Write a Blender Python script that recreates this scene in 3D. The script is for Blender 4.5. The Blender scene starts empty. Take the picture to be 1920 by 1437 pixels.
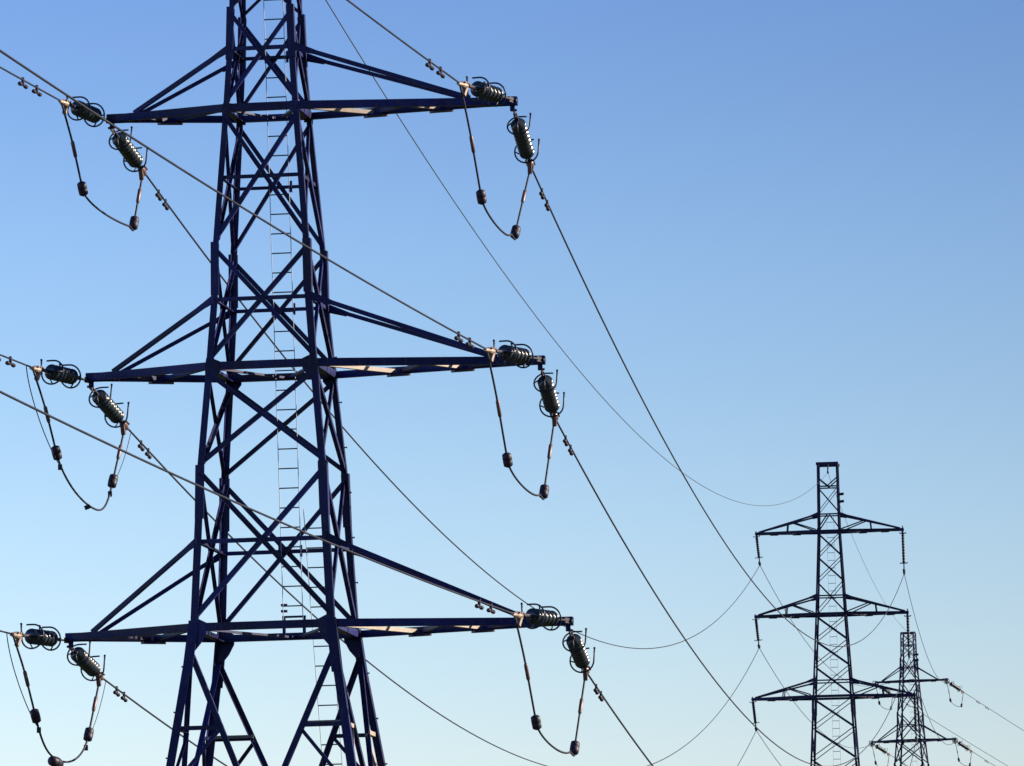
import bpy, bmesh, math, random
from mathutils import Vector, Matrix, noise
random.seed(7)
R = math.radians
S = bpy.context.scene
C = S.collection
V = Vector

# ------------------------------------------------------------------ materials
def principled(name, col, rough=.5, metal=0.0, spec=.3, vary=.25, scale=6.0, col2=None, bump=0.0):
    m = bpy.data.materials.new(name); m.use_nodes = True
    nt = m.node_tree; N = nt.nodes; b = N['Principled BSDF']
    b.inputs['Metallic'].default_value = metal
    b.inputs['Specular IOR Level'].default_value = spec
    tc = N.new('ShaderNodeTexCoord')
    nz = N.new('ShaderNodeTexNoise'); nz.inputs['Scale'].default_value = scale
    nz.inputs['Detail'].default_value = 5; nz.inputs['Roughness'].default_value = .62
    nt.links.new(tc.outputs['Object'], nz.inputs['Vector'])
    rp = N.new('ShaderNodeValToRGB')
    c2 = col2 or [min(1, c*(1+vary)) for c in col]
    rp.color_ramp.elements[0].position = .35; rp.color_ramp.elements[1].position = .7
    rp.color_ramp.elements[0].color = [c*(1-vary) for c in col]+[1]
    rp.color_ramp.elements[1].color = list(c2)+[1]
    nt.links.new(nz.outputs['Fac'], rp.inputs['Fac'])
    nt.links.new(rp.outputs['Color'], b.inputs['Base Color'])
    mr = N.new('ShaderNodeMapRange')
    mr.inputs['To Min'].default_value = max(.03, rough-.1); mr.inputs['To Max'].default_value = min(1, rough+.15)
    nt.links.new(nz.outputs['Fac'], mr.inputs['Value']); nt.links.new(mr.outputs['Result'], b.inputs['Roughness'])
    if bump:
        bp = N.new('ShaderNodeBump'); bp.inputs['Strength'].default_value = bump
        bp.inputs['Distance'].default_value = .01
        nt.links.new(nz.outputs['Fac'], bp.inputs['Height']); nt.links.new(bp.outputs['Normal'], b.inputs['Normal'])
    return m
M = {}
def steel(name, col, worn, amount, dark, spec):
    """dark blue paint over galvanising: each bar a little different, worn galvanised patches, soot streaks"""
    m = bpy.data.materials.new(name); m.use_nodes = True; nt = m.node_tree; N = nt.nodes; L = nt.links.new; b = N['Principled BSDF']
    b.inputs['Specular IOR Level'].default_value = spec
    tc = N.new('ShaderNodeTexCoord'); oi = N.new('ShaderNodeObjectInfo')
    mp = N.new('ShaderNodeMapping'); mp.inputs['Scale'].default_value = (1, 1, .35); L(tc.outputs['Object'], mp.inputs['Vector'])
    n1 = N.new('ShaderNodeTexNoise'); n1.inputs['Scale'].default_value = 2.2; n1.inputs['Detail'].default_value = 4; L(mp.outputs[0], n1.inputs['Vector'])
    n2 = N.new('ShaderNodeTexNoise'); n2.inputs['Scale'].default_value = 13; n2.inputs['Detail'].default_value = 6; n2.inputs['Roughness'].default_value = .7; L(mp.outputs[0], n2.inputs['Vector'])
    v = N.new('ShaderNodeMapRange'); v.inputs['To Min'].default_value = .62; v.inputs['To Max'].default_value = 1.5; L(oi.outputs['Random'], v.inputs['Value'])
    v2 = N.new('ShaderNodeMapRange'); v2.inputs['From Min'].default_value = .3; v2.inputs['From Max'].default_value = .7; v2.inputs['To Min'].default_value = dark; v2.inputs['To Max'].default_value = 1.35; L(n1.outputs['Fac'], v2.inputs['Value'])
    mu = N.new('ShaderNodeMath'); mu.operation = 'MULTIPLY'; L(v.outputs[0], mu.inputs[0]); L(v2.outputs[0], mu.inputs[1])
    sc = N.new('ShaderNodeVectorMath'); sc.operation = 'SCALE'; sc.inputs[0].default_value = col; L(mu.outputs[0], sc.inputs['Scale'])
    wr = N.new('ShaderNodeMapRange'); wr.inputs['From Min'].default_value = .52; wr.inputs['From Max'].default_value = .72; wr.inputs['To Max'].default_value = amount; L(n2.outputs['Fac'], wr.inputs['Value'])
    mx = N.new('ShaderNodeMix'); mx.data_type = 'RGBA'; L(wr.outputs[0], mx.inputs[0]); L(sc.outputs[0], mx.inputs[6]); mx.inputs[7].default_value = list(worn)+[1]
    L(mx.outputs[2], b.inputs['Base Color'])
    ro = N.new('ShaderNodeMapRange'); ro.inputs['To Min'].default_value = .3; ro.inputs['To Max'].default_value = .62; L(n2.outputs['Fac'], ro.inputs['Value']); L(ro.outputs[0], b.inputs['Roughness'])
    return m
M['steel'] = steel('navy_painted_steel', (.0080, .0120, .083), (.085, .072, .088), .5, .55, .2)
M['steel2'] = steel('navy_painted_steel_distant', (.011, .014, .062), (.05, .05, .07), .5, .6, .15)
M['pale_lit'] = principled('pale_steel_sunlit_tone', (.33, .28, .24), .5, .0, .4, .2, 5.0)  # pale colour paints sunlight onto some braces; the footings share it
M['lit_edge'] = principled('sunlit_edge_tone', (.20, .18, .16), .5, 0, .3, .3, 5.0)  # colour of sunlit flange edges, for the added strips on the struts
M['ladder'] = principled('ladder_steel', (.03, .06, .10), .5, 0, .3, .2, 5.0)
M['rail'] = principled('ladder_rail_zinc', (.33, .38, .48), .6, 0, .2, .12, 5.0)
M['cable'] = principled('weathered_conductor', (.021, .025, .045), .55, .1, .2, .25, 2.0)
M['earth'] = principled('weathered_earth_wire', (.05, .06, .08), .5, .2, .25, .2, 2.0)
M['glass'] = principled('dark_green_glass', (.020, .032, .050), .24, 0, .5, .35, 9.0)
M['stone'] = principled('dark_glazed_stoneware', (.022, .028, .045), .5, 0, .25, .3, 6.0)
M['horn'] = principled('arcing_horn_steel', (.010, .022, .05), .4, .1, .3, .2, 5.0)
M['alloy'] = principled('bright_alloy', (.30, .235, .205), .42, .25, .5, .25, 12.0)
M['weight'] = principled('dark_cast_weight', (.022, .018, .04), .5, 0, .3, .3, 8.0)
M['sleeve'] = principled('compression_sleeve', (.13, .085, .085), .4, .25, .4, .25, 9.0)
M['grass'] = principled('meadow_grass', (.045, .062, .018), .9, 0, .1, .35, .35, (.085, .09, .03), .4)

# ------------------------------------------------------------------ helpers
def link(name, bm, mat, parent=None, smooth=False):
    bmesh.ops.recalc_face_normals(bm, faces=bm.faces)
    me = bpy.data.meshes.new(name); bm.to_mesh(me); bm.free()
    me.materials.append(M[mat])
    if smooth:
        for p in me.polygons: p.use_smooth = True
    o = bpy.data.objects.new(name, me); C.objects.link(o)
    if parent: o.parent = parent
    return o
def empty(name, loc, label, cat, group=None, mat=None):
    o = bpy.data.objects.new(name, None); C.objects.link(o)
    o.empty_display_size = .2
    if mat is not None: o.matrix_world = mat
    elif loc is not None: o.location = loc
    tag(o, label, cat, group); return o
def tag(o, label, cat, group=None):
    o['label'] = label; o['category'] = cat
    if group: o['group'] = group
def prism(bm, pts2, A, B, u, v):
    """extrude the closed outline pts2 (in u,v) from A to B"""
    r0 = [bm.verts.new(A+u*p[0]+v*p[1]) for p in pts2]
    r1 = [bm.verts.new(B+u*p[0]+v*p[1]) for p in pts2]
    n = len(pts2)
    for i in range(n): bm.faces.new((r0[i], r0[(i+1) % n], r1[(i+1) % n], r1[i]))
    bm.faces.new(r0[::-1]); bm.faces.new(r1)
def frame(A, B, u):
    d = (B-A).normalized(); u = (u-d*u.dot(d)).normalized(); v = d.cross(u)
    return d, u, v
def angle(bm, A, B, u, w, a, t=.011, b=None):
    """steel angle: corner on A-B, one flange along u, the other along w"""
    A, B = V(A), V(B); d, u, v = frame(A, B, V(u))
    if v.dot(V(w)) < 0: v = -v
    b = b or a
    prism(bm, [(0, 0), (a, 0), (a, t), (t, t), (t, b), (0, b)], A, B, u, v)
def bar(bm, A, B, u, a, b):
    A, B = V(A), V(B); d, u, v = frame(A, B, V(u))
    prism(bm, [(-a/2, -b/2), (a/2, -b/2), (a/2, b/2), (-a/2, b/2)], A, B, u, v)
def plate(bm, pts, nrm, t):
    pts = [V(p) for p in pts]; n = V(nrm).normalized()*t
    a = [bm.verts.new(p) for p in pts]; b = [bm.verts.new(p+n) for p in pts]; k = len(pts)
    for i in range(k): bm.faces.new((a[i], a[(i+1) % k], b[(i+1) % k], b[i]))
    bm.faces.new(a[::-1]); bm.faces.new(b)
def tube(bm, pts, r, seg=8, cap=True):
    pts = [V(p) for p in pts]; rings = []
    rr = r if isinstance(r, (list, tuple)) else [r]*len(pts)
    d = (pts[1]-pts[0]).normalized()
    u = d.orthogonal().normalized()
    for i, p in enumerate(pts):
        if i == 0: d = pts[1]-pts[0]
        elif i == len(pts)-1: d = pts[-1]-pts[-2]
        else: d = (pts[i+1]-pts[i]).normalized()+(pts[i]-pts[i-1]).normalized()
        d.normalize(); u = (u-d*u.dot(d)).normalized(); v = d.cross(u)
        rings.append([bm.verts.new(p+(u*math.cos(2*math.pi*k/seg)+v*math.sin(2*math.pi*k/seg))*rr[i]) for k in range(seg)])
    for a, b in zip(rings, rings[1:]):
        for k in range(seg): bm.faces.new((a[k], a[(k+1) % seg], b[(k+1) % seg], b[k]))
    if cap: bm.faces.new(rings[0][::-1]); bm.faces.new(rings[-1])
def rod(bm, A, B, r, seg=8): tube(bm, [A, B], r, seg)
def lathe(bm, prof, A, d, seg=20):
    """profile [(along, radius)] turned about axis d from A"""
    A, d = V(A), V(d).normalized(); tube(bm, [A+d*p[0] for p in prof], [max(p[1], .002) for p in prof], seg)
def interp(tab, z):
    tab = sorted(tab)
    if z <= tab[0][0]: a, b = tab[0], tab[1]
    elif z >= tab[-1][0]: a, b = tab[-2], tab[-1]
    else:
        for a, b in zip(tab, tab[1:]):
            if a[0] <= z <= b[0]: break
    k = (z-a[0])/(b[0]-a[0]); return a[1]+(b[1]-a[1])*k

# ------------------------------------------------------------------ camera
F, PITCH, ROLL = 13001.8, .1216897, -.0197703
cp, sp = math.cos(PITCH), math.sin(PITCH)
fw, rt, up = V((0, cp, sp)), V((1, 0, 0)), V((0, -sp, cp))
cr, sr = math.cos(ROLL), math.sin(ROLL)
rt, up = rt*cr+up*sr, up*cr-rt*sr
cam = bpy.data.cameras.new('camera'); co = bpy.data.objects.new('camera', cam); C.objects.link(co)
co.matrix_world = Matrix(((rt.x, up.x, -fw.x, 0), (rt.y, up.y, -fw.y, 0), (rt.z, up.z, -fw.z, 0), (0, 0, 0, 1)))
cam.sensor_width = 36; cam.lens = F*36/1920; cam.clip_start = 1; cam.clip_end = 12000
S.camera = co

# ------------------------------------------------------------------ ground
KN = [(-4000, 30), (-400, 22), (-150, 8), (-40, -.5), (0, -1.7), (40, -2.6), (100, -4), (170, .5), (240, 6.2), (309, 10.2), (380, 13.5), (442, 15.2), (520, 8), (700, -12), (1500, -30), (9000, -45)]
def hgt(x, y):
    for a, b in zip(KN, KN[1:]):
        if a[0] <= y <= b[0]:
            k = (y-a[0])/(b[0]-a[0]); k = k*k*(3-2*k); h = a[1]+(b[1]-a[1])*k; break
    w = min(1, max(0, (abs(x-8)-25)/120))
    return h + w*(2.5*noise.noise(V((x*.006, y*.006, 0)))+14*min(1, abs(x)/1500)*noise.noise(V((x*.0012, y*.0012, 3)))) - .00002*min(abs(x), 600)**2*.3
xs = [-6000, -3500, -2000, -1200, -700]+list(range(-480, 500, 24))+[700, 1200, 2000, 3500, 6000]
ys = [-3900, -2000, -900, -500]+list(range(-320, 720, 16))+[800, 1000, 1400, 2200, 3500, 5500, 8800]
bm = bmesh.new(); g = [[bm.verts.new((x, y, hgt(x, y))) for y in ys] for x in xs]
for i in range(len(xs)-1):
    for j in range(len(ys)-1): bm.faces.new((g[i][j], g[i+1][j], g[i+1][j+1], g[i][j+1]))
go = link('ground', bm, 'grass', None, True); go['kind'] = 'structure'; go['label'] = 'grassy hillside the pylons stand on'

# ------------------------------------------------------------------ lattice tower pieces (local space, arms along x, near face at -y)
FACES = [(V((-1, -1, 0)), V((1, -1, 0)), V((0, 1, 0))), (V((-1, 1, 0)), V((1, 1, 0)), V((0, -1, 0))),
         (V((1, -1, 0)), V((1, 1, 0)), V((-1, 0, 0))), (V((-1, -1, 0)), V((-1, 1, 0)), V((1, 0, 0)))]
def corner(c, W, z):
    w = interp(W, z)/2; return V((c.x*w, c.y*w, z))
def add_legs(root, W, secs, mat, z0):
    """secs: [(ztop, zbot, flange)] top to bottom; each lower section laps outside the upper one"""
    for c, _, _ in ((V((-1, -1, 0)), 0, 0), (V((1, -1, 0)), 0, 0), (V((-1, 1, 0)), 0, 0), (V((1, 1, 0)), 0, 0)):
        bm = bmesh.new()
        zs_all = sorted({z for z, _ in W})
        for i, (zt, zb, a) in enumerate(secs):
            cut = [zb]+[z for z in zs_all if zb+.05 < z < zt-.05]+[zt]
            o = V((c.x, c.y, 0))*(.004*i)
            for k in range(len(cut)-1):
                angle(bm, corner(c, W, cut[k])+o, corner(c, W, cut[k+1])+o, (-c.x, 0, 0), (0, -c.y, 0), a, .012)
            if i:   # splice cover plates
                A, B = corner(c, W, zt+.03), corner(c, W, zt-.75)
                o2 = V((c.x, c.y, 0))
                angle(bm, B+o2*.014, A+o2*.034, (-c.x, 0, 0), (0, -c.y, 0), a+.022, .02)
        link('leg', bm, mat, root)
def add_brace(root, W, face, za, zb, a, mat, inward, name='diagonal_brace', trim=.0):
    """from the first corner at za to the second corner at zb"""
    p, q, n = face
    A, B = corner(p, W, za), corner(q, W, zb)
    d = (B-A).normalized(); A = A+d*.05; B = B-d*.05
    bm = bmesh.new(); off = n*(.014 if inward else -.003)
    if abs(n.x) > .5: off = n*(.03 if inward else .002); inward = True
    side = n.cross(d); 
    if side.z < 0: side = -side
    angle(bm, A+off-side*a*.5, B+off-side*a*.5, side, n if inward else -n, a, .009, a*.85)
    link(name, bm, mat, root)
def add_x(root, W, zt, zb, a, mat, faces=FACES, k2=1.0):
    for f in faces:
        add_brace(root, W, f, zt, zb, a, mat, False)
        add_brace(root, W, f, zb, zt, a*k2, mat, True)
def add_strut(root, W, z, a, mat, faces=FACES, name='horizontal_strut'):
    for p, q, n in faces:
        A, B = corner(p, W, z), corner(q, W, z)
        bm = bmesh.new(); angle(bm, A+n*.026-V((0, 0, a/2)), B+n*.026-V((0, 0, a/2)), (0, 0, 1), n, a, .009); link(name, bm, mat, root)
def cross_arm(root, W, zc, zr, L, s, mat, ch=.11, rd=.06, rend=.5, brace=True, hangers=False, pale_lit=None):
    """s=+1 right, -1 left; two lower chords to one tip, two tie rods from zr"""
    tip = V((s*L, 0, zc)); wc, wr = interp(W, zc)/2, interp(W, zr)/2
    arm = bpy.data.objects.new('cross_arm', None); C.objects.link(arm); arm.parent = root
    arm.location = (0, 0, 0)
    chords, ties = [], []
    for sy in (-1, 1):
        A = V((s*(wc-.02), sy*(wc+.012), zc)); B = tip+V((0, sy*.035, 0)); chords.append((A, B))
        bm = bmesh.new(); n = (B-A).cross(V((0, 0, 1))).normalized()
        if n.y*sy < 0: n = -n
        angle(bm, A-V((0, 0, ch*.5)), B-V((0, 0, ch*.5)), (0, 0, 1), -n, ch, .011, ch*.8)
        link('lower_chord', bm, mat, arm)
        A2 = V((s*(wr-.01), sy*(wr+.014), zr)); k = (L-rend-wc)/(L-wc); B2 = A.lerp(B, k)+V((0, 0, ch*.42)); ties.append((A2, B2))
        bm = bmesh.new(); angle(bm, A2-V((0, 0, rd*.5)), B2-V((0, 0, rd*.3)), (0, 0, 1), (0, -sy, 0), rd, .009)
        link('tie_rod', bm, mat, arm)
        # root gusset of the tie rod
        bm = bmesh.new(); d = (B2-A2).normalized(); nn = V((0, sy, 0))
        plate(bm, [A2-V((s*.03, 0, rd)), A2+d*.30-V((0, 0, rd*.7)), A2+d*.34+V((0, 0, rd*.6)), A2+V((-s*.03, 0, rd*1.3))], nn, .01)
        link('gusset_plate', bm, mat, arm)
    # tip plates
    bm = bmesh.new()
    bar(bm, tip+V((-s*.42, -.062, 0)), tip+V((s*.05, -.052, 0)), (0, 0, 1), ch*1.12, .012)
    bar(bm, tip+V((-s*.42, .062, 0)), tip+V((s*.05, .052, 0)), (0, 0, 1), ch*1.12, .012)
    bar(bm, tip+V((s*.05, -.045, 0)), tip+V((s*.05, .045, 0)), (0, 0, 1), ch*1.05, .014)
    bar(bm, tip+V((-s*.02, 0, -ch*.5)), tip+V((-s*.02, 0, -ch*.5-.09)), (1, 0, 0), .07, .02)
    link('tip_plate', bm, mat, arm)
    if brace:      # plan bracing between the chords
        (nA, nB), (fA, fB) = chords
        zz = V((0, 0, -ch*.5+.012))
        Lc = (fB-fA).length; fr = [1.02/Lc*k for k in range(1, 4) if 1.02/Lc*k < .8]
        seq, pn = [], 0.0
        for q in fr:
            seq += [(nA.lerp(nB, pn), fA.lerp(fB, q)), (fA.lerp(fB, q), nA.lerp(nB, min(.93, q+.17)))]; pn = min(.93, q+.17)
        for i, (P, Q) in enumerate(seq):
            mm = 'pale_lit' if (pale_lit and i in pale_lit) else mat  # listed braces get the paler colour to look sunlit
            bm = bmesh.new(); h = V((0, 0, 1))
            nn = (Q-P).cross(h).normalized()
            d = (Q-P).normalized()
            angle(bm, P+zz+d*.06, Q+zz-d*.03, h, nn if nn.y > 0 else -nn, .062, .008)
            link('plan_brace', bm, mm, arm)
            # joint plate hanging just below the far chord
            if i % 2 == 0:
                bm = bmesh.new(); e = (fB-fA).normalized()
                plate(bm, [Q+zz-e*.19+V((0, .01, -.012)), Q+zz+e*.19+V((0, .01, -.012)), Q+zz+e*.11+V((0, -.15, -.014)), Q+zz-e*.10+V((0, -.15, -.014))], (0, 0, -1), .03)
                link('joint_plate', bm, mat, arm)
    if hangers:
        for (A, B), (A2, B2), sy in zip(chords, ties, (-1, 1)):
            k = .5; P = A2.lerp(B2, k*1.02); Q = A.lerp(B, k)+V((0, 0, ch*.3))
            bm = bmesh.new(); bar(bm, P, Q, (0, 1, 0), .02, .05); link('hanger', bm, mat, arm)
            bm = bmesh.new(); P2 = A2.lerp(B2, .43); n = V((0, -sy, 0))
            angle(bm, P2-V((0, 0, .03)), A+V((s*.1, 0, ch*.4)), (0, 0, 1), n, .055, .008); link('arm_brace', bm, mat, arm)
    return tip
def gussets(root, W, z, mat, size, down, faces=FACES[:2]):
    """bolted plates on the leg joints of a level, lying on the face"""
    for p, q, n in faces:
        for c, s in ((p, 1), (q, -1)):
            A = corner(c, W, z); e = (q-p).normalized()*s; o = -n*.022
            bm = bmesh.new()
            plate(bm, [A+o+V((0, 0, size*.55)), A+o+e*size*.45+V((0, 0, size*.5)), A+o+e*size*.95+V((0, 0, .06)), A+o+e*size*.95-V((0, 0, .09)),
                       A+o+e*size*.62-V((0, 0, down*.7)), A+o+e*size*.25-V((0, 0, down)), A+o-V((0, 0, down))-e*.02, A+o-e*.02], n, .012)
            for i in range(3):
                for j in range(2 if i < 2 else 1):
                    B = A+o+e*(size*.2+size*.45*j)+V((0, 0, size*.3-i*(size*.3+down*.8)/3)); rod(bm, B-n*.012, B+n*.004, .013, 6)
            link('gusset_plate', bm, mat, root)
def ladder(root, A, B, side, w, step, mat_rail, mat_rung, rr=.0095, rw=.012):
    lad = bpy.data.objects.new('ladder', None); C.objects.link(lad); lad.parent = root
    A, B = V(A), V(B); side = V(side).normalized()
    for s in (-1, 1):
        bm = bmesh.new(); bar(bm, A+side*s*w/2, B+side*s*w/2, (0, 1, 0), .022, rw*.62); link('rail', bm, mat_rail, lad)
    n = int((B-A).length/step); bm = None
    for i in range(1, n):
        P = A.lerp(B, i/n); bm = bmesh.new(); rod(bm, P-side*w/2, P+side*w/2, rr, 6); link('rung', bm, mat_rung, lad)
    return lad
def foot(root, W, z0, mat):
    for c in (V((-1, -1, 0)), V((1, -1, 0)), V((-1, 1, 0)), V((1, 1, 0))):
        P = corner(c, W, z0); bm = bmesh.new()
        bar(bm, P+V((0, 0, -1.2)), P+V((0, 0, .25)), (1, 0, 0), .5, .5); link('footing', bm, 'pale_lit', root)

def place(x, y, yaw): return Matrix.Translation((x, y, 0)) @ Matrix.Rotation(-yaw, 4, 'Z')

# ------------------------------------------------------------------ near tension tower
T1X, T1Y, T1A = -3.4939, 100.1433, .1493587
m1 = place(T1X, T1Y, T1A)
G1 = -4.0
def tension_tower(name, mw, dz, arms, label, mat, near, zg):
    root = empty(name, None, label, 'pylon', None, Matrix.Translation((mw.translation.x, mw.translation.y, zg)) @ mw.to_3x3().to_4x4())
    inner = V((0, 0, dz-zg))
    def Z(z): return z+dz-zg
    W = [(Z(19.4), .86), (Z(17.78), .92), (Z(17.19), .985), (Z(16.31), 1.10), (Z(14.29), 1.405), (Z(13.48), 1.46), (Z(12.5), 1.61), (Z(11.02), 1.86), (Z(9.94), 1.96), (Z(8.7), 2.08), (Z(6.65), 2.72)]
    zb = 0.0
    W.append((zb, 2.72+(Z(6.65)-zb)*.318))
    add_legs(root, W, [(Z(19.4), Z(17.78), .072), (Z(17.78), Z(14.29), .086), (Z(14.29), Z(11.02), .098), (Z(11.02), Z(8.75), .11), (Z(8.75), Z(5.6), .122), (Z(5.6), zb, .135)], mat, zb)
    lv = {'c1': 16.31, 'r1': 17.19, 'c2': 12.5, 'r2': 13.48, 'c3': 8.7, 'r3': 9.94}
    xs = [(19.36, 18.62, .05), (18.62, 17.80, .055), (17.74, 16.38, .07), (16.22, 14.33, .075), (14.25, 12.58, .078), (12.42, 11.06, .08), (10.98, 8.80, .085)]
    for zt, zl, a in xs: add_x(root, W, Z(zt), Z(zl), a*.86, mat)
    for z, a in ((19.38, .07), (18.62, .05), (17.19, .055), (15.28, .05), (13.48, .055), (9.94, .06)): add_strut(root, W, Z(z), a, mat)
    for k in ('c1', 'c2', 'c3'):
        for p, q, n in FACES:
            A, B = corner(p, W, Z(lv[k])), corner(q, W, Z(lv[k])); bm = bmesh.new()
            angle(bm, A-n*.012-V((0, 0, .055)), B-n*.012-V((0, 0, .055)), (0, 0, 1), n, .11, .011); link('horizontal_strut', bm, mat, root)
        # plan bracing inside the body
        zz = Z(lv[k])-.03; w = interp(W, zz)/2
        for i, (P, Q) in enumerate([((-w, -w), (.1*w, w)), ((.1*w, w), (w, -w))]):
            bm = bmesh.new(); angle(bm, V((*P, zz)), V((*Q, zz)), (0, 0, 1), (0, 1, 0), .032, .008, .06); link('plan_brace', bm, mat, root)
    gussets(root, W, Z(12.5), mat, .21, .26); gussets(root, W, Z(8.7), mat, .235, .34); gussets(root, W, Z(16.31), mat, .12, .12)
    tips = {}
    for j, k in enumerate(('1', '2', '3')):
        for s, L in ((-1, arms[j][0]), (1, arms[j][1])):
            t = cross_arm(root, W, Z(lv['c'+k]), Z(lv['r'+k]), L, s, mat, rend=.62 if s > 0 else .38, pale_lit=(0, 2) if (near and s > 0) else None)
            tips[('L' if s < 0 else 'R')+k] = root.matrix_world @ t
    # splayed lower body: inverted-V bracing with redundant members
    zt = 8.42
    for (za, zc) in ((8.42, 5.8), (5.75, 1.2)):
        if Z(zc) < zb+1: continue
        for p, q, n in FACES:
            mid = (corner(p, W, Z(zc))+corner(q, W, Z(zc)))/2
            for i, c in enumerate((p, q)):
                A = corner(c, W, Z(za)); A = A+(mid-A).normalized()*.12; d = (mid-A).normalized(); e = n.cross(d)
                bm = bmesh.new(); angle(bm, A+n*.014-e*.04, mid+n*.014-e*.04, e, n, .08, .009); link('diagonal_brace', bm, mat, root)
                # short strut from leg to brace and a diagonal back to the leg
                k = .44; P = A.lerp(mid, k); z1 = P.z; L1 = corner(c, W, z1); mm = 'pale_lit' if (near and p.x > 0 and q.x > 0) else mat  # right side face of the near tower coloured as if sunlit
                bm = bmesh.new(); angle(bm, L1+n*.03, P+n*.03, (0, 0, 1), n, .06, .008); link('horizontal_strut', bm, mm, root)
                if near and abs(n.y) > .5 and ((n.y > 0) == (i == 1)):
                    bm = bmesh.new(); angle(bm, L1+n*.05+V((0, 0, .035)), P+n*.05+V((0, 0, .035)), (0, 0, 1), n, .05, .008); link('sunlit_edge_strip', bm, 'lit_edge', root)  # added piece, its pale colour imitates a sunlit flange edge
                L2 = corner(c, W, z1-(Z(za)-Z(zc))*.40); bm = bmesh.new(); d2 = (L2-P).normalized()
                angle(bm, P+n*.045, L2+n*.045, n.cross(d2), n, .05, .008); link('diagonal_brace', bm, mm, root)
        add_strut(root, W, Z(zc), .08, mat)
    # earth wire peak cap
    bm = bmesh.new(); w = interp(W, Z(19.4))/2
    bar(bm, V((-w-.04, 0, Z(19.4)+.03)), V((w+.04, 0, Z(19.4)+.03)), (0, 0, 1), .07, .12); link('peak_beam', bm, mat, root)
    foot(root, W, zb, mat)
    return root, W, Z, tips
t1, W1, Z1, tips1 = tension_tower('transmission_tower', m1, 0.0, [(2.34, 3.64), (2.70, 3.97), (3.05, 4.30)],
    'largest nearest navy steel lattice pylon, cut off by the top and bottom edges', 'steel', True, G1)
# ladders on the far face
w8, w17 = interp(W1, Z1(8.7))/2, interp(W1, Z1(19))/2
ladder(t1, (.09, interp(W1, Z1(8.75))/2-.10, Z1(8.85)), (.035, w17-.10, Z1(18.9)), (1, 0, 0), .29, .283, 'rail', 'ladder')
ladder(t1, (.62, interp(W1, Z1(5.4))/2-.05, Z1(5.4)), (.43, interp(W1, Z1(10.5))/2-.12, Z1(10.55)), (1, 0, 0), .29, .283, 'rail', 'ladder')
for z in (17.19, 15.28, 13.48, 9.94):
    y = interp(W1, Z1(z))/2
    for sx in (-.16, .16):
        bm = bmesh.new(); bar(bm, (.06+sx, y-.03, Z1(z)-.08), (.06+sx, y-.03, Z1(z)+.09), (0, 1, 0), .03, .035)
        bar(bm, (.06+sx, y-.10, Z1(z)), (.06+sx, y-.02, Z1(z)), (0, 0, 1), .03, .03); link('ladder_bracket', bm, 'steel', t1)
y = interp(W1, Z1(8.9))/2-.03
bm = bmesh.new()
for sx in (-.15, .15): bar(bm, (.09+sx, y, Z1(8.66)), (.09+sx, y, Z1(8.98)), (0, 1, 0), .03, .045)
bar(bm, (-.085, y, Z1(8.985)), (.265, y, Z1(8.985)), (0, 1, 0), .03, .03); link('ladder_stand', bm, 'steel', t1)
for z in (9.07, 9.16):
    bm = bmesh.new(); bar(bm, (-.10, y, Z1(z)), (-.01, y, Z1(z)), (0, 1, 0), .05, .035); link('clip', bm, 'steel', t1)
# step bolts up the far right leg, short bolts on the near right leg
for c, zlo, zhi in ((V((1, 1, 0)), 4.5, 13.2), (V((-1, -1, 0)), 4.5, 9.0)):
    z = zlo; k = 0
    while z < zhi:
        P = corner(c, W1, Z1(z)); d = V((c.x, 0, 0)) if k % 2 else V((0, c.y, 0))
        e = V((0, -c.y*.05, 0)) if k % 2 else V((-c.x*.05, 0, 0))
        bm = bmesh.new(); rod(bm, P+e-d*.01, P+e+d*.045, .009, 6); rod(bm, P+e+d*.04, P+e+d*.052, .014, 6); z += .33; k += 1
        link('step_bolt', bm, 'steel', t1)

# ------------------------------------------------------------------ middle suspension tower
T2X, T2Y, T2A = 14.0695, 308.9045, .1117
G2 = 10.2
root2 = empty('transmission_tower', None, 'slim middle-distance lattice pylon whole to its flat top, short insulators hanging straight down', 'pylon', None, Matrix.Translation((0, 0, G2)) @ place(T2X, T2Y, T2A))
def Z2(z): return z-G2
W2 = [(Z2(33.8), .93), (Z2(30.79), 1.0), (Z2(27.07), 1.35), (Z2(23.37), 1.755), (Z2(20.2), 2.09), (0, 3.1)]
add_legs(root2, W2, [(Z2(33.8), Z2(23.37), .08), (Z2(23.37), 0, .09)], 'steel2', 0)
for zs in ((32.8, 31.62, .05), (30.72, 29.68, .06), (29.66, 28.57, .06), (28.55, 27.14, .06), (27.0, 25.92, .062), (25.9, 24.77, .062), (24.75, 23.44, .065),
           (23.3, 22.0, .065), (21.98, 20.6, .068), (20.58, 19.1, .07), (19.08, 17.3, .07), (17.28, 15.2, .075), (15.18, 12.8, .08), (12.78, 10.4, .08)):
    add_x(root2, W2, Z2(zs[0]), Z2(zs[1]), zs[2]*.9, 'steel2', FACES, .62)
for z, a in ((32.8, .06), (31.55, .06), (27.88, .06), (24.08, .06), (30.79, .11), (27.07, .11), (23.37, .11), (17.3, .07)): add_strut(root2, W2, Z2(z), a, 'steel2')
for p, q, n in FACES:   # peak: V from the legs to the first strut, inverted V under the top arm ties
    m = (corner(p, W2, Z2(32.8))+corner(q, W2, Z2(32.8)))/2
    m2 = (corner(p, W2, Z2(31.55))+corner(q, W2, Z2(31.55)))/2
    for c in (p, q):
        bm = bmesh.new(); angle(bm, corner(c, W2, Z2(33.2))+n*.02, m+n*.02, (0, 0, 1), n, .05, .008); link('diagonal_brace', bm, 'steel2', root2)
        bm = bmesh.new(); angle(bm, corner(c, W2, Z2(30.83))+n*.02, m2+n*.02, (0, 0, 1), n, .055, .008); link('diagonal_brace', bm, 'steel2', root2)
bm = bmesh.new()
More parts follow.
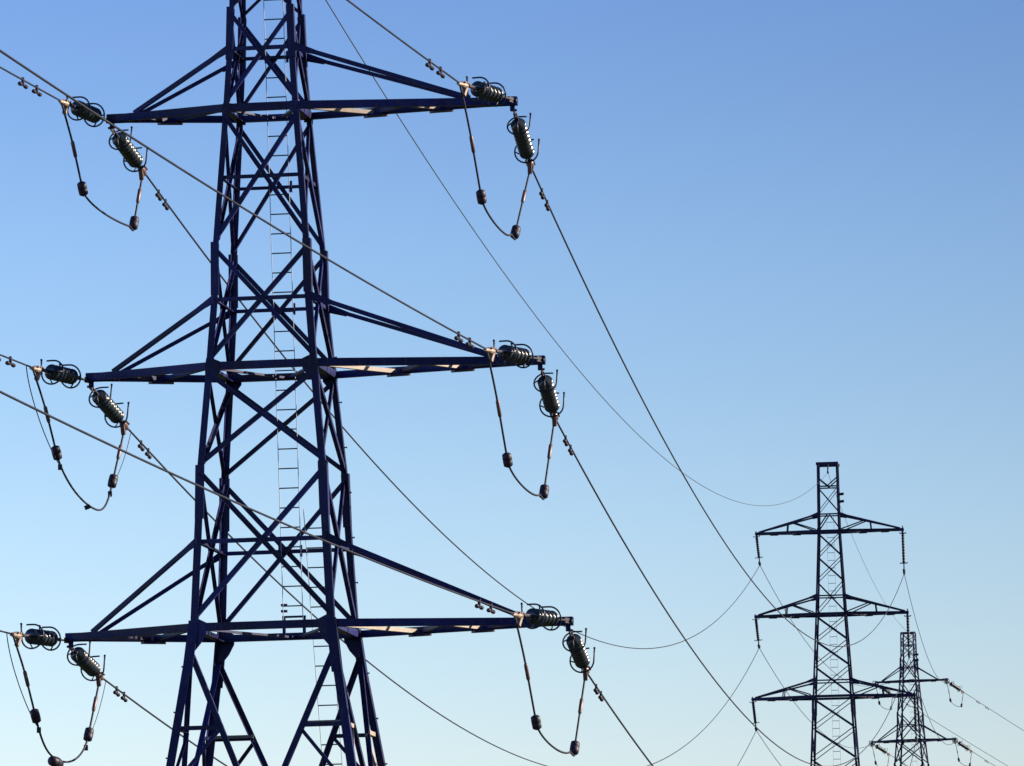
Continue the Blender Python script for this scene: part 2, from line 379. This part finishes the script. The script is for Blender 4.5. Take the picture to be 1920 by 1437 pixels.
for sy in (-1, 1): bar(bm, V((-.5, sy*.45, Z2(33.82))), V((.5, sy*.45, Z2(33.82))), (0, 0, 1), .13, .05)
for sx in (-1, 0, 1): bar(bm, V((sx*.44, -.43, Z2(33.81))), V((sx*.44, .43, Z2(33.81))), (0, 0, 1), .1, .05)
link('peak_beam', bm, 'steel2', root2)
for z in (32.45, 32.12):
    bm = bmesh.new(); w = interp(W2, Z2(z))/2; bar(bm, (w-.02, -w-.03, Z2(z)-.05), (w+.2, -w-.03, Z2(z)-.03), (0, 0, 1), .12, .03)
    rod(bm, (w+.18, -w-.03, Z2(z)-.03), (w+.24, -w-.03, Z2(z)-.03), .06, 8); link('marker_bracket', bm, 'steel2', root2)
arms2 = [(3.28, 30.79, 31.55), (3.40, 27.07, 27.88), (3.62, 23.37, 24.1)]
tips2 = {}
for j, (L, zc, zr) in enumerate(arms2):
    for s in (-1, 1):
        t = cross_arm(root2, W2, Z2(zc), Z2(zr), L, s, 'steel2', ch=.12, rd=.075, rend=.12, brace=True, hangers=True)
        tips2[('L' if s < 0 else 'R')+str(j+1)] = root2.matrix_world @ t
ladder(root2, (.02, 1.3, 2.6), (.02, .42, Z2(31.6)), (1, 0, 0), .32, .34, 'rail', 'ladder', .012, .014)
foot(root2, W2, 0, 'steel2')

# ------------------------------------------------------------------ far tension tower
T3X, T3Y, T3A = 25.0, 442.0, R(15)
G3 = 15.2
DZ3 = 18.06
t3, W3, Z3, tips3 = tension_tower('transmission_tower', place(T3X, T3Y, T3A), DZ3, [(2.16, 2.44), (2.50, 2.88), (2.85, 3.25)],
    'smallest and farthest lattice pylon, half hidden by the lower right arm of the slim pylon', 'steel2', False, G3)
for z in (17.95, 17.6):
    bm = bmesh.new(); w = interp(W3, Z3(z))/2; bar(bm, (w-.02, -w-.03, Z3(z)), (w+.22, -w-.03, Z3(z)), (0, 0, 1), .14, .03)
    rod(bm, (w+.2, -w-.03, Z3(z)), (w+.27, -w-.03, Z3(z)), .07, 8); link('marker_bracket', bm, 'steel2', t3)
ladder(t3, (.05, w8-.1, Z3(8.8)), (.03, w17-.1, Z3(18.9)), (1, 0, 0), .3, .34, 'rail', 'ladder', .012, .014)

# ------------------------------------------------------------------ insulators
LEN0 = 1.85
def string_parts(root, n, x0):
    """local +x runs from the arm to the line"""
    bm = bmesh.new()
    bar(bm, (-.05, 0, 0), (.17, 0, 0), (0, 0, 1), .075, .016); bar(bm, (.12, 0, 0), (.34, 0, 0), (0, 1, 0), .055, .02); rod(bm, (.31, 0, 0), (x0+.02, 0, 0), .026)
    rod(bm, (.0, -.045, 0), (.0, .045, 0), .018); rod(bm, (.15, 0, -.04), (.15, 0, .04), .016); link('link_plate', bm, 'weight', root)
    bm = bmesh.new(); prof = []
    for i in range(n):
        x = x0+i*.125
        prof += [(x, .05 if i == 0 else .088), (x+.022, .06 if i == 0 else .090), (x+.036, .096), (x+.05, .109), (x+.064, .115), (x+.078, .115), (x+.090, .107), (x+.098, .096), (x+.108, .089), (x+.119, .05 if i == n-1 else .088)]
    lathe(bm, prof, (0, 0, 0), (1, 0, 0), 24); link('disc_stack', bm, 'glass', root, True)
    bm = bmesh.new()
    rod(bm, (x0+n*.125-.03, 0, 0), (1.52, 0, 0), .026); bar(bm, (1.49, 0, 0), (1.68, 0, 0), (0, 1, 0), .06, .03); rod(bm, (1.6, -.05, 0), (1.6, .05, 0), .02)
    link('yoke', bm, 'weight', root)
    bm = bmesh.new()
    lathe(bm, [(0, .03), (.03, .05), (.10, .058), (.17, .05), (.22, .032), (.30, .022)], (1.62, 0, -.01), (1, 0, 0), 12)
    bar(bm, (1.64, 0, -.02), (1.74, 0, -.16), (0, 1, 0), .06, .05)
    for k in range(3): rod(bm, (1.66+.06*k, -.07, .02), (1.66+.06*k, .07, .02), .013, 6)
    link('dead_end_clamp', bm, 'alloy' if n == 6 else 'sleeve', root, False)
    x1 = x0+n*.125
    if n:
        for xc, rr, lean in ((x0+.09, .165, .03), (x1-.08, .175, -.03)):
            bm = bmesh.new(); pts = []
            # open ring about the string axis, gap towards (-y, +z), its two ends straight
            pts.append(V((xc+lean*1.25, -.11, rr+.002))); pts.append(V((xc+lean*1.1, -.05, rr+.001)))
            for a in range(90, -181, -15): pts.append(V((xc+lean*math.sin(R(a)), math.cos(R(a))*rr, math.sin(R(a))*rr)))
            pts.append(V((xc, -rr-.003, .08))); pts.append(V((xc, -rr-.004, .19)))
            tube(bm, pts, .0125, 8)
            bmesh.ops.create_icosphere(bm, subdivisions=1, radius=.021, matrix=Matrix.Translation(pts[-1]))
            e = -.16 if xc < 1 else .16
            tube(bm, [(xc+e, 0, -.02), (xc+e*.4, 0, -rr*.7), (xc, 0, -rr)], .011, 6)
            tube(bm, [(xc+e, .02, 0), (xc+e*.4, rr*.7, 0), (xc, rr, 0)], .011, 6)
            link('arcing_horn', bm, 'horn', root, True)
def frame_matrix(A, B, k):
    d = (B-A).normalized(); z = V((0, 0, 1)); z = (z-d*z.dot(d)).normalized(); y = z.cross(d)
    return Matrix(((d.x*k, y.x, z.x, A.x), (d.y*k, y.y, z.y, A.y), (d.z*k, y.z, z.z, A.z), (0, 0, 0, 1)))
protos = {}
def copy_tree(o, parent=None):
    c = o.copy(); C.objects.link(c); c.parent = parent
    for ch in list(o.children):
        copy_tree(ch, c)
    return c
def tension_string(A, B, label, group, short=False):
    k = (B-A).length/LEN0
    if short not in protos:
        o = protos[short] = empty('insulator_string', None, label, 'insulator', group); string_parts(o, *((6, .55) if short else (8, .40)))
    else: o = copy_tree(protos[short])
    o.matrix_world = frame_matrix(A, B, k); tag(o, label, 'insulator', group)
    return o

LVL = {'1': 'top', '2': 'middle', '3': 'bottom'}; SIDE = {'L': 'left', 'R': 'right'}
farEnd = {'L1': (-5.41, 102.09, 15.75), 'L2': (-5.73, 102.15, 11.95), 'L3': (-6.15, 102.20, 8.24), 'R1': (.35, 101.20, 15.57), 'R2': (.63, 101.15, 11.82), 'R3': (1.01, 101.10, 8.08)}
nearEnd = {'R1': (-.66, 97.93, 16.31), 'R2': (-.35, 97.88, 12.46), 'R3': (-.03, 97.83, 8.67), 'L1': (-6.42, 98.82, 16.31), 'L2': (-6.88, 98.88, 12.45), 'L3': (-7.21, 98.93, 8.62)}
def wire(name, P, r, label, cat, group, mat, dampers=(), seg=6):
    """P: list of points; dampers: distances along the wire measured from the start"""
    bm = bmesh.new()
    o0 = V(P[0]); tube(bm, [V(p)-o0 for p in P], r, seg)
    o = link(name, bm, mat, None, True); o.location = o0; tag(o, label, cat, group)
    for dist in dampers:
        acc = 0
        for a, b in zip(P, P[1:]):
            l = (b-a).length
            if acc+l >= dist: break
            acc += l
        q = a.lerp(b, (dist-acc)/l)-o0; d = (b-a).normalized()
        bm = bmesh.new(); dn = V((0, 0, -1)); dn = (dn-d*dn.dot(d)).normalized()
        s_ = d.cross(dn)
        bar(bm, q-dn*.035, q+dn*.085, d, .05, .035)
        for s in (-1, 1):
            rod(bm, q+dn*.07, q+dn*.075+d*s*.16, .008, 6)
            lathe(bm, [(0, .016), (.012, .028), (.08, .031), (.095, .018)], q+dn*.076+d*s*.10, d*s, 10)
        link('vibration_damper', bm, 'weight' if dist > 0 else mat, o)
    return o
def span(A, B, sag, n=90):
    A, B = V(A), V(B); return [A.lerp(B, i/n)-V((0, 0, 4*sag*(i/n)*(1-i/n))) for i in range(n+1)]
BK = (-.18904043, -.01833308, .00057148)
def backspan(A, L=118, n=80):
    A = V(A); h = math.sqrt(1+BK[0]**2); P = []
    for i in range(n+1):
        t = L*(i/n)**1.25; P.append(A+V((BK[0]/h*t, -t/h, BK[1]/h*t+BK[2]*t*t)))
    return P
susp_end = {'L1': 1.40, 'R1': 1.98, 'L2': 1.39, 'R2': 1.99, 'L3': 1.386, 'R3': 2.06}
bot2 = {'L1': (1424, 1060), 'L2': (1418, 1215), 'L3': (1411, 1370), 'R1': (1692, 1076), 'R2': (1701, 1232), 'R3': (1715, 1390)}
SW2 = {'L': .13, 'R': .02}
B2 = {k: tips2[k]+V((SW2[k[0]], 0, -susp_end[k])) for k in tips2}

# jumper loops
def jumper(A, B, drop1, drop2, low, label, deep, bypass, t1_=.27, t2_=.81, k=1.0, lt=.62, spacer=False):
    A, B = V(A), V(B); o0 = A.copy()
    def P(t, dr): return A.lerp(B, t)-V((0, 0, dr))-o0
    root = empty('jumper_loop', o0, label, 'jumper cable', 'jumper loops under the arms of the nearest pylon' if k == 1 else 'jumper loops under the arms of the farthest pylon')
    a, w1, w2, b = P(.05, .10), P(t1_, drop1), P(t2_, drop2), P(.97, .10)
    pts = []
    def bez(p0, p1, p2, p3, n):
        for i in range(n):
            t = i/n; yield p0*(1-t)**3+p1*3*t*(1-t)**2+p2*3*t*t*(1-t)+p3*t**3
    d1 = (w1-a); lowp = P(lt, low)
    pts += list(bez(P(.0, .02), a+V((0, 0, -.1)), a+d1*.3, a+d1*.5, 8)); pts += [a+d1*.75]
    if deep:
        pts += list(bez(w1, w1+d1.normalized()*low*.26, P(lt-.15, low*1.01), lowp, 12))
        pts += list(bez(lowp, P(lt+.12, low), w2+(w2-b).normalized()*(low-drop2)*.75, w2, 12))
    else:
        pts += list(bez(w1, w1+d1.normalized()*.24, P(.62, low), w2+V((0, 0, -.1))+(A-B).normalized()*.22, 16))
        pts += list(bez(w2+V((0, 0, -.1))+(A-B).normalized()*.22, w2+V((0, 0, -.13)), w2+V((0, 0, -.13)), w2, 8))
    d2 = b-w2
    pts += [w2+d2*i/6 for i in range(6)]+[b, P(1, .03)]
    bm = bmesh.new(); tube(bm, pts, .0155*(1 if k == 1 else 1.15), 8); link('cable', bm, 'cable', root, True)
    for w, d in ((w1, d1), (w2, -d2)):
        bm = bmesh.new(); d = d.normalized(); L = .23*(1 if k == 1 else 1.15)
        lathe(bm, [(0, .02), (.015, .045), (.03, .066), (L*.46, .07), (L*.5, .062), (L*.54, .07), (L-.03, .066), (L-.012, .04), (L, .02)], w-d*L*.55, d, 14)
        link('weight', bm, 'weight', root, True)
    for p, d, f in ((a, d1, .48), (b, w2-b, .40)):
        bm = bmesh.new(); q = p+d*f; d = d.normalized(); lathe(bm, [(0, .016), (.02, .028), (.24, .028), (.27, .016)], q-d*.13, d, 10); link('sleeve', bm, 'sleeve', root, True)
    if bypass:
        bm = bmesh.new(); q0, q1 = P(-.07, .02), w1+d1.normalized()*.18
        tube(bm, list(bez(q0, q0+V((-.0, 0, -.35))+(w1-a)*.12, q1+V((0, 0, .1))-(B-A).normalized()*.33, q1, 24))+[q1], .008, 6)
        link('bonding_wire', bm, 'cable', root, True)
        bm = bmesh.new(); q0, q1 = P(1.05, .03), w2-d2.normalized()*.10
        tube(bm, list(bez(q0, q0+(w2-b)*.3, q0+(w2-b)*.7, q1, 12))+[q1], .006, 6); link('bonding_wire', bm, 'cable', root, True)
        bm = bmesh.new()
        for t in (w1+d1.normalized()*.22, w2-d2.normalized()*.22): bar(bm, t-V((0, 0, .04)), t+V((0, 0, .04)), (1, 0, 0), .06, .045)
        bar(bm, lowp+V((-.12, 0, .0)), lowp+V((-.04, 0, .03)), (0, 0, 1), .06, .05)
        link('cable_clamp', bm, 'weight', root)
    if spacer:
        bm = bmesh.new(); dh = (B-A).normalized(); lathe(bm, [(0, .03), (.03, .075), (.19, .085), (.33, .06), (.36, .02)], lowp-dh*.3-V((0, 0, .05)), dh, 12); link('spacer_weight', bm, 'weight', root, True)
    return root

for key in ('L1', 'R1', 'L2', 'R2', 'L3', 'R3'):
    s, l = SIDE[key[0]], LVL[key[1]]; tip = tips1[key]
    sx = -.0
    A0 = tip+V((0, 0, -.05)); Af = tip+V((0, .03, -.13))
    ne, fe = V(nearEnd[key]), V(farEnd[key])
    if key[0] == 'R': A0 = tip+V((0, -.06, .0))
    tension_string(A0, ne, f"insulator reaching toward the viewer from the nearest pylon's {l} {s} arm tip", 'insulators on the nearest pylon', True)
    tension_string(Af, fe, f"insulator sloping down and away below the nearest pylon's {l} {s} arm tip", 'insulators on the nearest pylon')
    dd = (1.4, 2.17) if key in ('R1', 'L1') else ((1.25, 2.05) if key != 'R3' else (1.75, 2.6))
    wire('conductor', backspan(ne), .0138, f"power line coming over the viewer to the nearest pylon's {l} {s} arm", 'power line', 'conductors running toward the viewer', 'cable', dd)
    wire('conductor', span(fe, B2[key], {'L1': 5.3, 'L2': 5.4, 'L3': 5.0, 'R1': 5.0, 'R2': 5.0, 'R3': 4.95}[key]), .0148, f"sagging power line from the nearest pylon's {l} {s} arm to the slim pylon", 'power line', 'conductors between the nearest and the slim pylon', 'cable', (1.9, 2.9) if key[0] == 'R' else (1.6, 2.4))
    if key[0] == 'R':
        jumper(ne, fe, 1.33, 1.27, 1.55, f'jumper loop with two weights hanging under the {l} right arm of the nearest pylon', False, False, .27, .745 if key == 'R1' else .80)
    elif key == 'L1':
        jumper(ne, fe, 1.04, .91, 1.12, 'jumper loop with two weights hanging under the top left arm of the nearest pylon', False, False, .24, .86)
    else:
        jumper(ne, fe, 1.04, .95, 1.52, f'deep jumper loop with thin bonding wires under the nearest pylon at {l} left', True, True, .24, .84, 1.0, .62 if key == 'L2' else .50, key == 'L3')

# suspension strings of the slim pylon
sus = None
for key in ('L1', 'R1', 'L2', 'R2', 'L3', 'R3'):
    s, l = SIDE[key[0]], LVL[key[1]]; T = tips2[key]; B = B2[key]; lab = f'{"short tilted" if key[0]=="L" else "long plumb"} insulator string hanging from the {l} {s} arm tip of the slim pylon'
    if sus is None:
        sus = empty('insulator_string', None, lab, 'insulator', 'insulators hanging on the slim pylon')
        bm = bmesh.new(); rod(bm, (-.12, 0, 0), (.06, 0, 0), .025); bar(bm, (.02, 0, 0), (.16, 0, 0), (0, 1, 0), .07, .03); link('link_plate', bm, 'weight', sus)
        bm = bmesh.new(); prof = []
        for i in range(10):
            x = .14+i*.092; prof += [(x, .052), (x+.024, .056), (x+.044, .070), (x+.058, .072), (x+.07, .062), (x+.088, .052)]
        lathe(bm, prof, (0, 0, 0), (1, 0, 0), 14); link('disc_stack', bm, 'stone', sus, True)
        for x, w in ((.12, .13), (1.07, .15)):
            bm = bmesh.new(); tube(bm, [(x-.03, -w-.02, 0), (x, -w, 0), (x, w, 0), (x-.03, w+.02, 0)], .02, 6); link('arcing_horn', bm, 'horn', sus, True)
        bm = bmesh.new(); bar(bm, (1.04, 0, 0), (1.36, 0, 0), (0, 1, 0), .05, .05); tube(bm, [(1.30, 0, -.26), (1.39, 0, -.1), (1.40, 0, .1), (1.30, 0, .26)], .05, 8)
        link('suspension_clamp', bm, 'weight', sus); o = sus
    else: o = copy_tree(sus)
    d = (B-T).normalized(); z = V((-math.sin(T2A), -math.cos(T2A), 0)); z = (z-d*z.dot(d)).normalized(); y = z.cross(d); k = (B-T).length/1.40
    o.matrix_world = Matrix(((d.x*k, y.x, z.x, T.x), (d.y*k, y.y, z.y, T.y), (d.z*k, y.z, z.z, T.z), (0, 0, 0, 1))); tag(o, lab, 'insulator', 'insulators hanging on the slim pylon')

# far tower: strings, jumpers, spans
H3 = V((.62, .72, -.34)).normalized()
for key in ('L1', 'R1', 'L2', 'R2', 'L3', 'R3'):
    s, l = SIDE[key[0]], LVL[key[1]]; T = tips3[key]
    vis = key[1] != '3'
    d_in = (B2[key]-T); d_in.normalize(); d_in = V((d_in.x, d_in.y, -.12)).normalized()
    ne, fe = T+V((0, 0, -.06))+d_in*1.8, T+V((0, 0, -.1))+H3*1.85
    if vis:
        tension_string(T+V((0, 0, -.06)), ne, f"tiny insulator toward the slim pylon on the farthest pylon's {l} {s} arm", 'insulators on the farthest pylon')
        tension_string(T+V((0, 0, -.1)), fe, f"tiny insulator slanting right off the farthest pylon's {l} {s} arm", 'insulators on the farthest pylon')
        jumper(ne, fe, 1.05, .95, 1.25, f'tiny jumper loop under the {l} {s} arm of the farthest pylon', False, False, .2, .85, 1.2)
        P = [fe+V((H3.x*t, H3.y*t, H3.z*t+.0012*t*t)) for t in [i*1.5 for i in range(50)]]
        wire('conductor', P, .017, f'thin power line leaving the {l} {s} arm of the farthest pylon to the right', 'power line', 'conductors leaving the farthest pylon', 'cable', (1.6, 2.6))
    wire('conductor', span(B2[key], ne, {'L1': 1.75, 'L2': 1.7, 'L3': 1.7, 'R1': 1.4, 'R2': 1.5, 'R3': 1.5}[key]), .0145, f"thin power line from the slim pylon's {l} {s} arm to the farthest pylon", 'power line', 'conductors between the slim and the farthest pylon', 'cable')
# earth wires
e1 = m1 @ V((0, 0, 19.5)); e2 = V((T2X, T2Y, 33.45)); e3 = V((T3X, T3Y, DZ3+19.45))
wire('earth_wire', span(e1, e2, 4.45), .0095, 'thin grey earth wire arching down from above the nearest pylon to the slim pylon top', 'earth wire', 'earth wires', 'earth')
wire('earth_wire', span(e2, e3, 1.1), .0095, 'faint earth wire from the slim pylon top down to the farthest pylon top', 'earth wire', 'earth wires', 'earth')
bm = bmesh.new(); rod(bm, (0, 0, Z2(33.8)), (0, 0, Z2(33.5)), .03); rod(bm, (0, -.18, Z2(33.46)), (0, .18, Z2(33.46)), .045); link('earth_wire_clamp', bm, 'weight', root2)

# ------------------------------------------------------------------ light
SUN_AZ, SUN_EL = R(79), R(22)      # azimuth clockwise from the viewing direction (+y)
sd = V((math.sin(SUN_AZ)*math.cos(SUN_EL), math.cos(SUN_AZ)*math.cos(SUN_EL), math.sin(SUN_EL)))
sl = bpy.data.lights.new('sun', 'SUN'); sl.energy = 5.0; sl.angle = R(.5); sl.color = (1, .84, .66)
so = bpy.data.objects.new('sun', sl); C.objects.link(so); so.rotation_euler = (-sd).to_track_quat('-Z', 'Y').to_euler(); so.location = (60, 40, 60)
w = bpy.data.worlds.new('World'); S.world = w; w.use_nodes = True
nt = w.node_tree; N = nt.nodes; bg = N['Background']
sky = N.new('ShaderNodeTexSky'); sky.sky_type = 'NISHITA'; sky.sun_disc = False
sky.sun_elevation = SUN_EL; sky.sun_rotation = SUN_AZ; sky.air_density = 1.0; sky.dust_density = .6; sky.ozone_density = 1.5
# evening air: clearer blue overhead, milky band towards the horizon, a little brighter to the left
tc = N.new('ShaderNodeTexCoord'); sx = N.new('ShaderNodeSeparateXYZ'); nt.links.new(tc.outputs['Generated'], sx.inputs[0])
rp = N.new('ShaderNodeValToRGB'); cr_ = rp.color_ramp; cr_.interpolation = 'LINEAR'
mr = N.new('ShaderNodeMapRange'); mr.inputs['From Min'].default_value = 0; mr.inputs['From Max'].default_value = .5
nt.links.new(sx.outputs['Z'], mr.inputs['Value']); nt.links.new(mr.outputs['Result'], rp.inputs['Fac'])
GAIN = 3.1
ST = [(.0, None), (.03, None), (.06, None), (.08, None), (.10, None), (.12, None), (.14, None), (.16, None), (.175, None), (.3, (.62, .92, 1.9)), (.5, (.4, .66, 1.5))]
def gain(z): return [math.exp(c[0]+c[1]*z+c[2]*z*z) for c in ((1.207, -5.081, -5.647), (.96, -.634, -14.607), (1.073, -1.019, -1.561))]
while len(cr_.elements) < len(ST): cr_.elements.new(.5)
for i, (z, c) in enumerate(ST):
    cr_.elements[i].position = z/.5
for i, (z, c) in enumerate(ST):
    cr_.elements[i].color = [q/GAIN*(1.03 if z < .12 else 1.0 if z < .15 else .965) for q in (c or gain(max(z, .03)))]+[1]
mx = N.new('ShaderNodeMix'); mx.data_type = 'RGBA'; mx.blend_type = 'MULTIPLY'; mx.inputs[0].default_value = 1
nt.links.new(sky.outputs['Color'], mx.inputs[6]); nt.links.new(rp.outputs['Color'], mx.inputs[7])
az = N.new('ShaderNodeMapRange'); az.inputs['From Min'].default_value = -.25; az.inputs['From Max'].default_value = .25
az.inputs['To Min'].default_value = 1.5; az.inputs['To Max'].default_value = .5; nt.links.new(sx.outputs['X'], az.inputs['Value'])
m2 = N.new('ShaderNodeVectorMath'); m2.operation = 'SCALE'; nt.links.new(mx.outputs[2], m2.inputs[0]); nt.links.new(az.outputs['Result'], m2.inputs['Scale'])
nt.links.new(m2.outputs[0], bg.inputs['Color'])
EXPO = 1.1
bg.inputs['Strength'].default_value = .07*GAIN/2**EXPO
S.view_settings.view_transform = 'Standard'; S.view_settings.look = 'None'; S.view_settings.exposure = EXPO; S.view_settings.gamma = 1
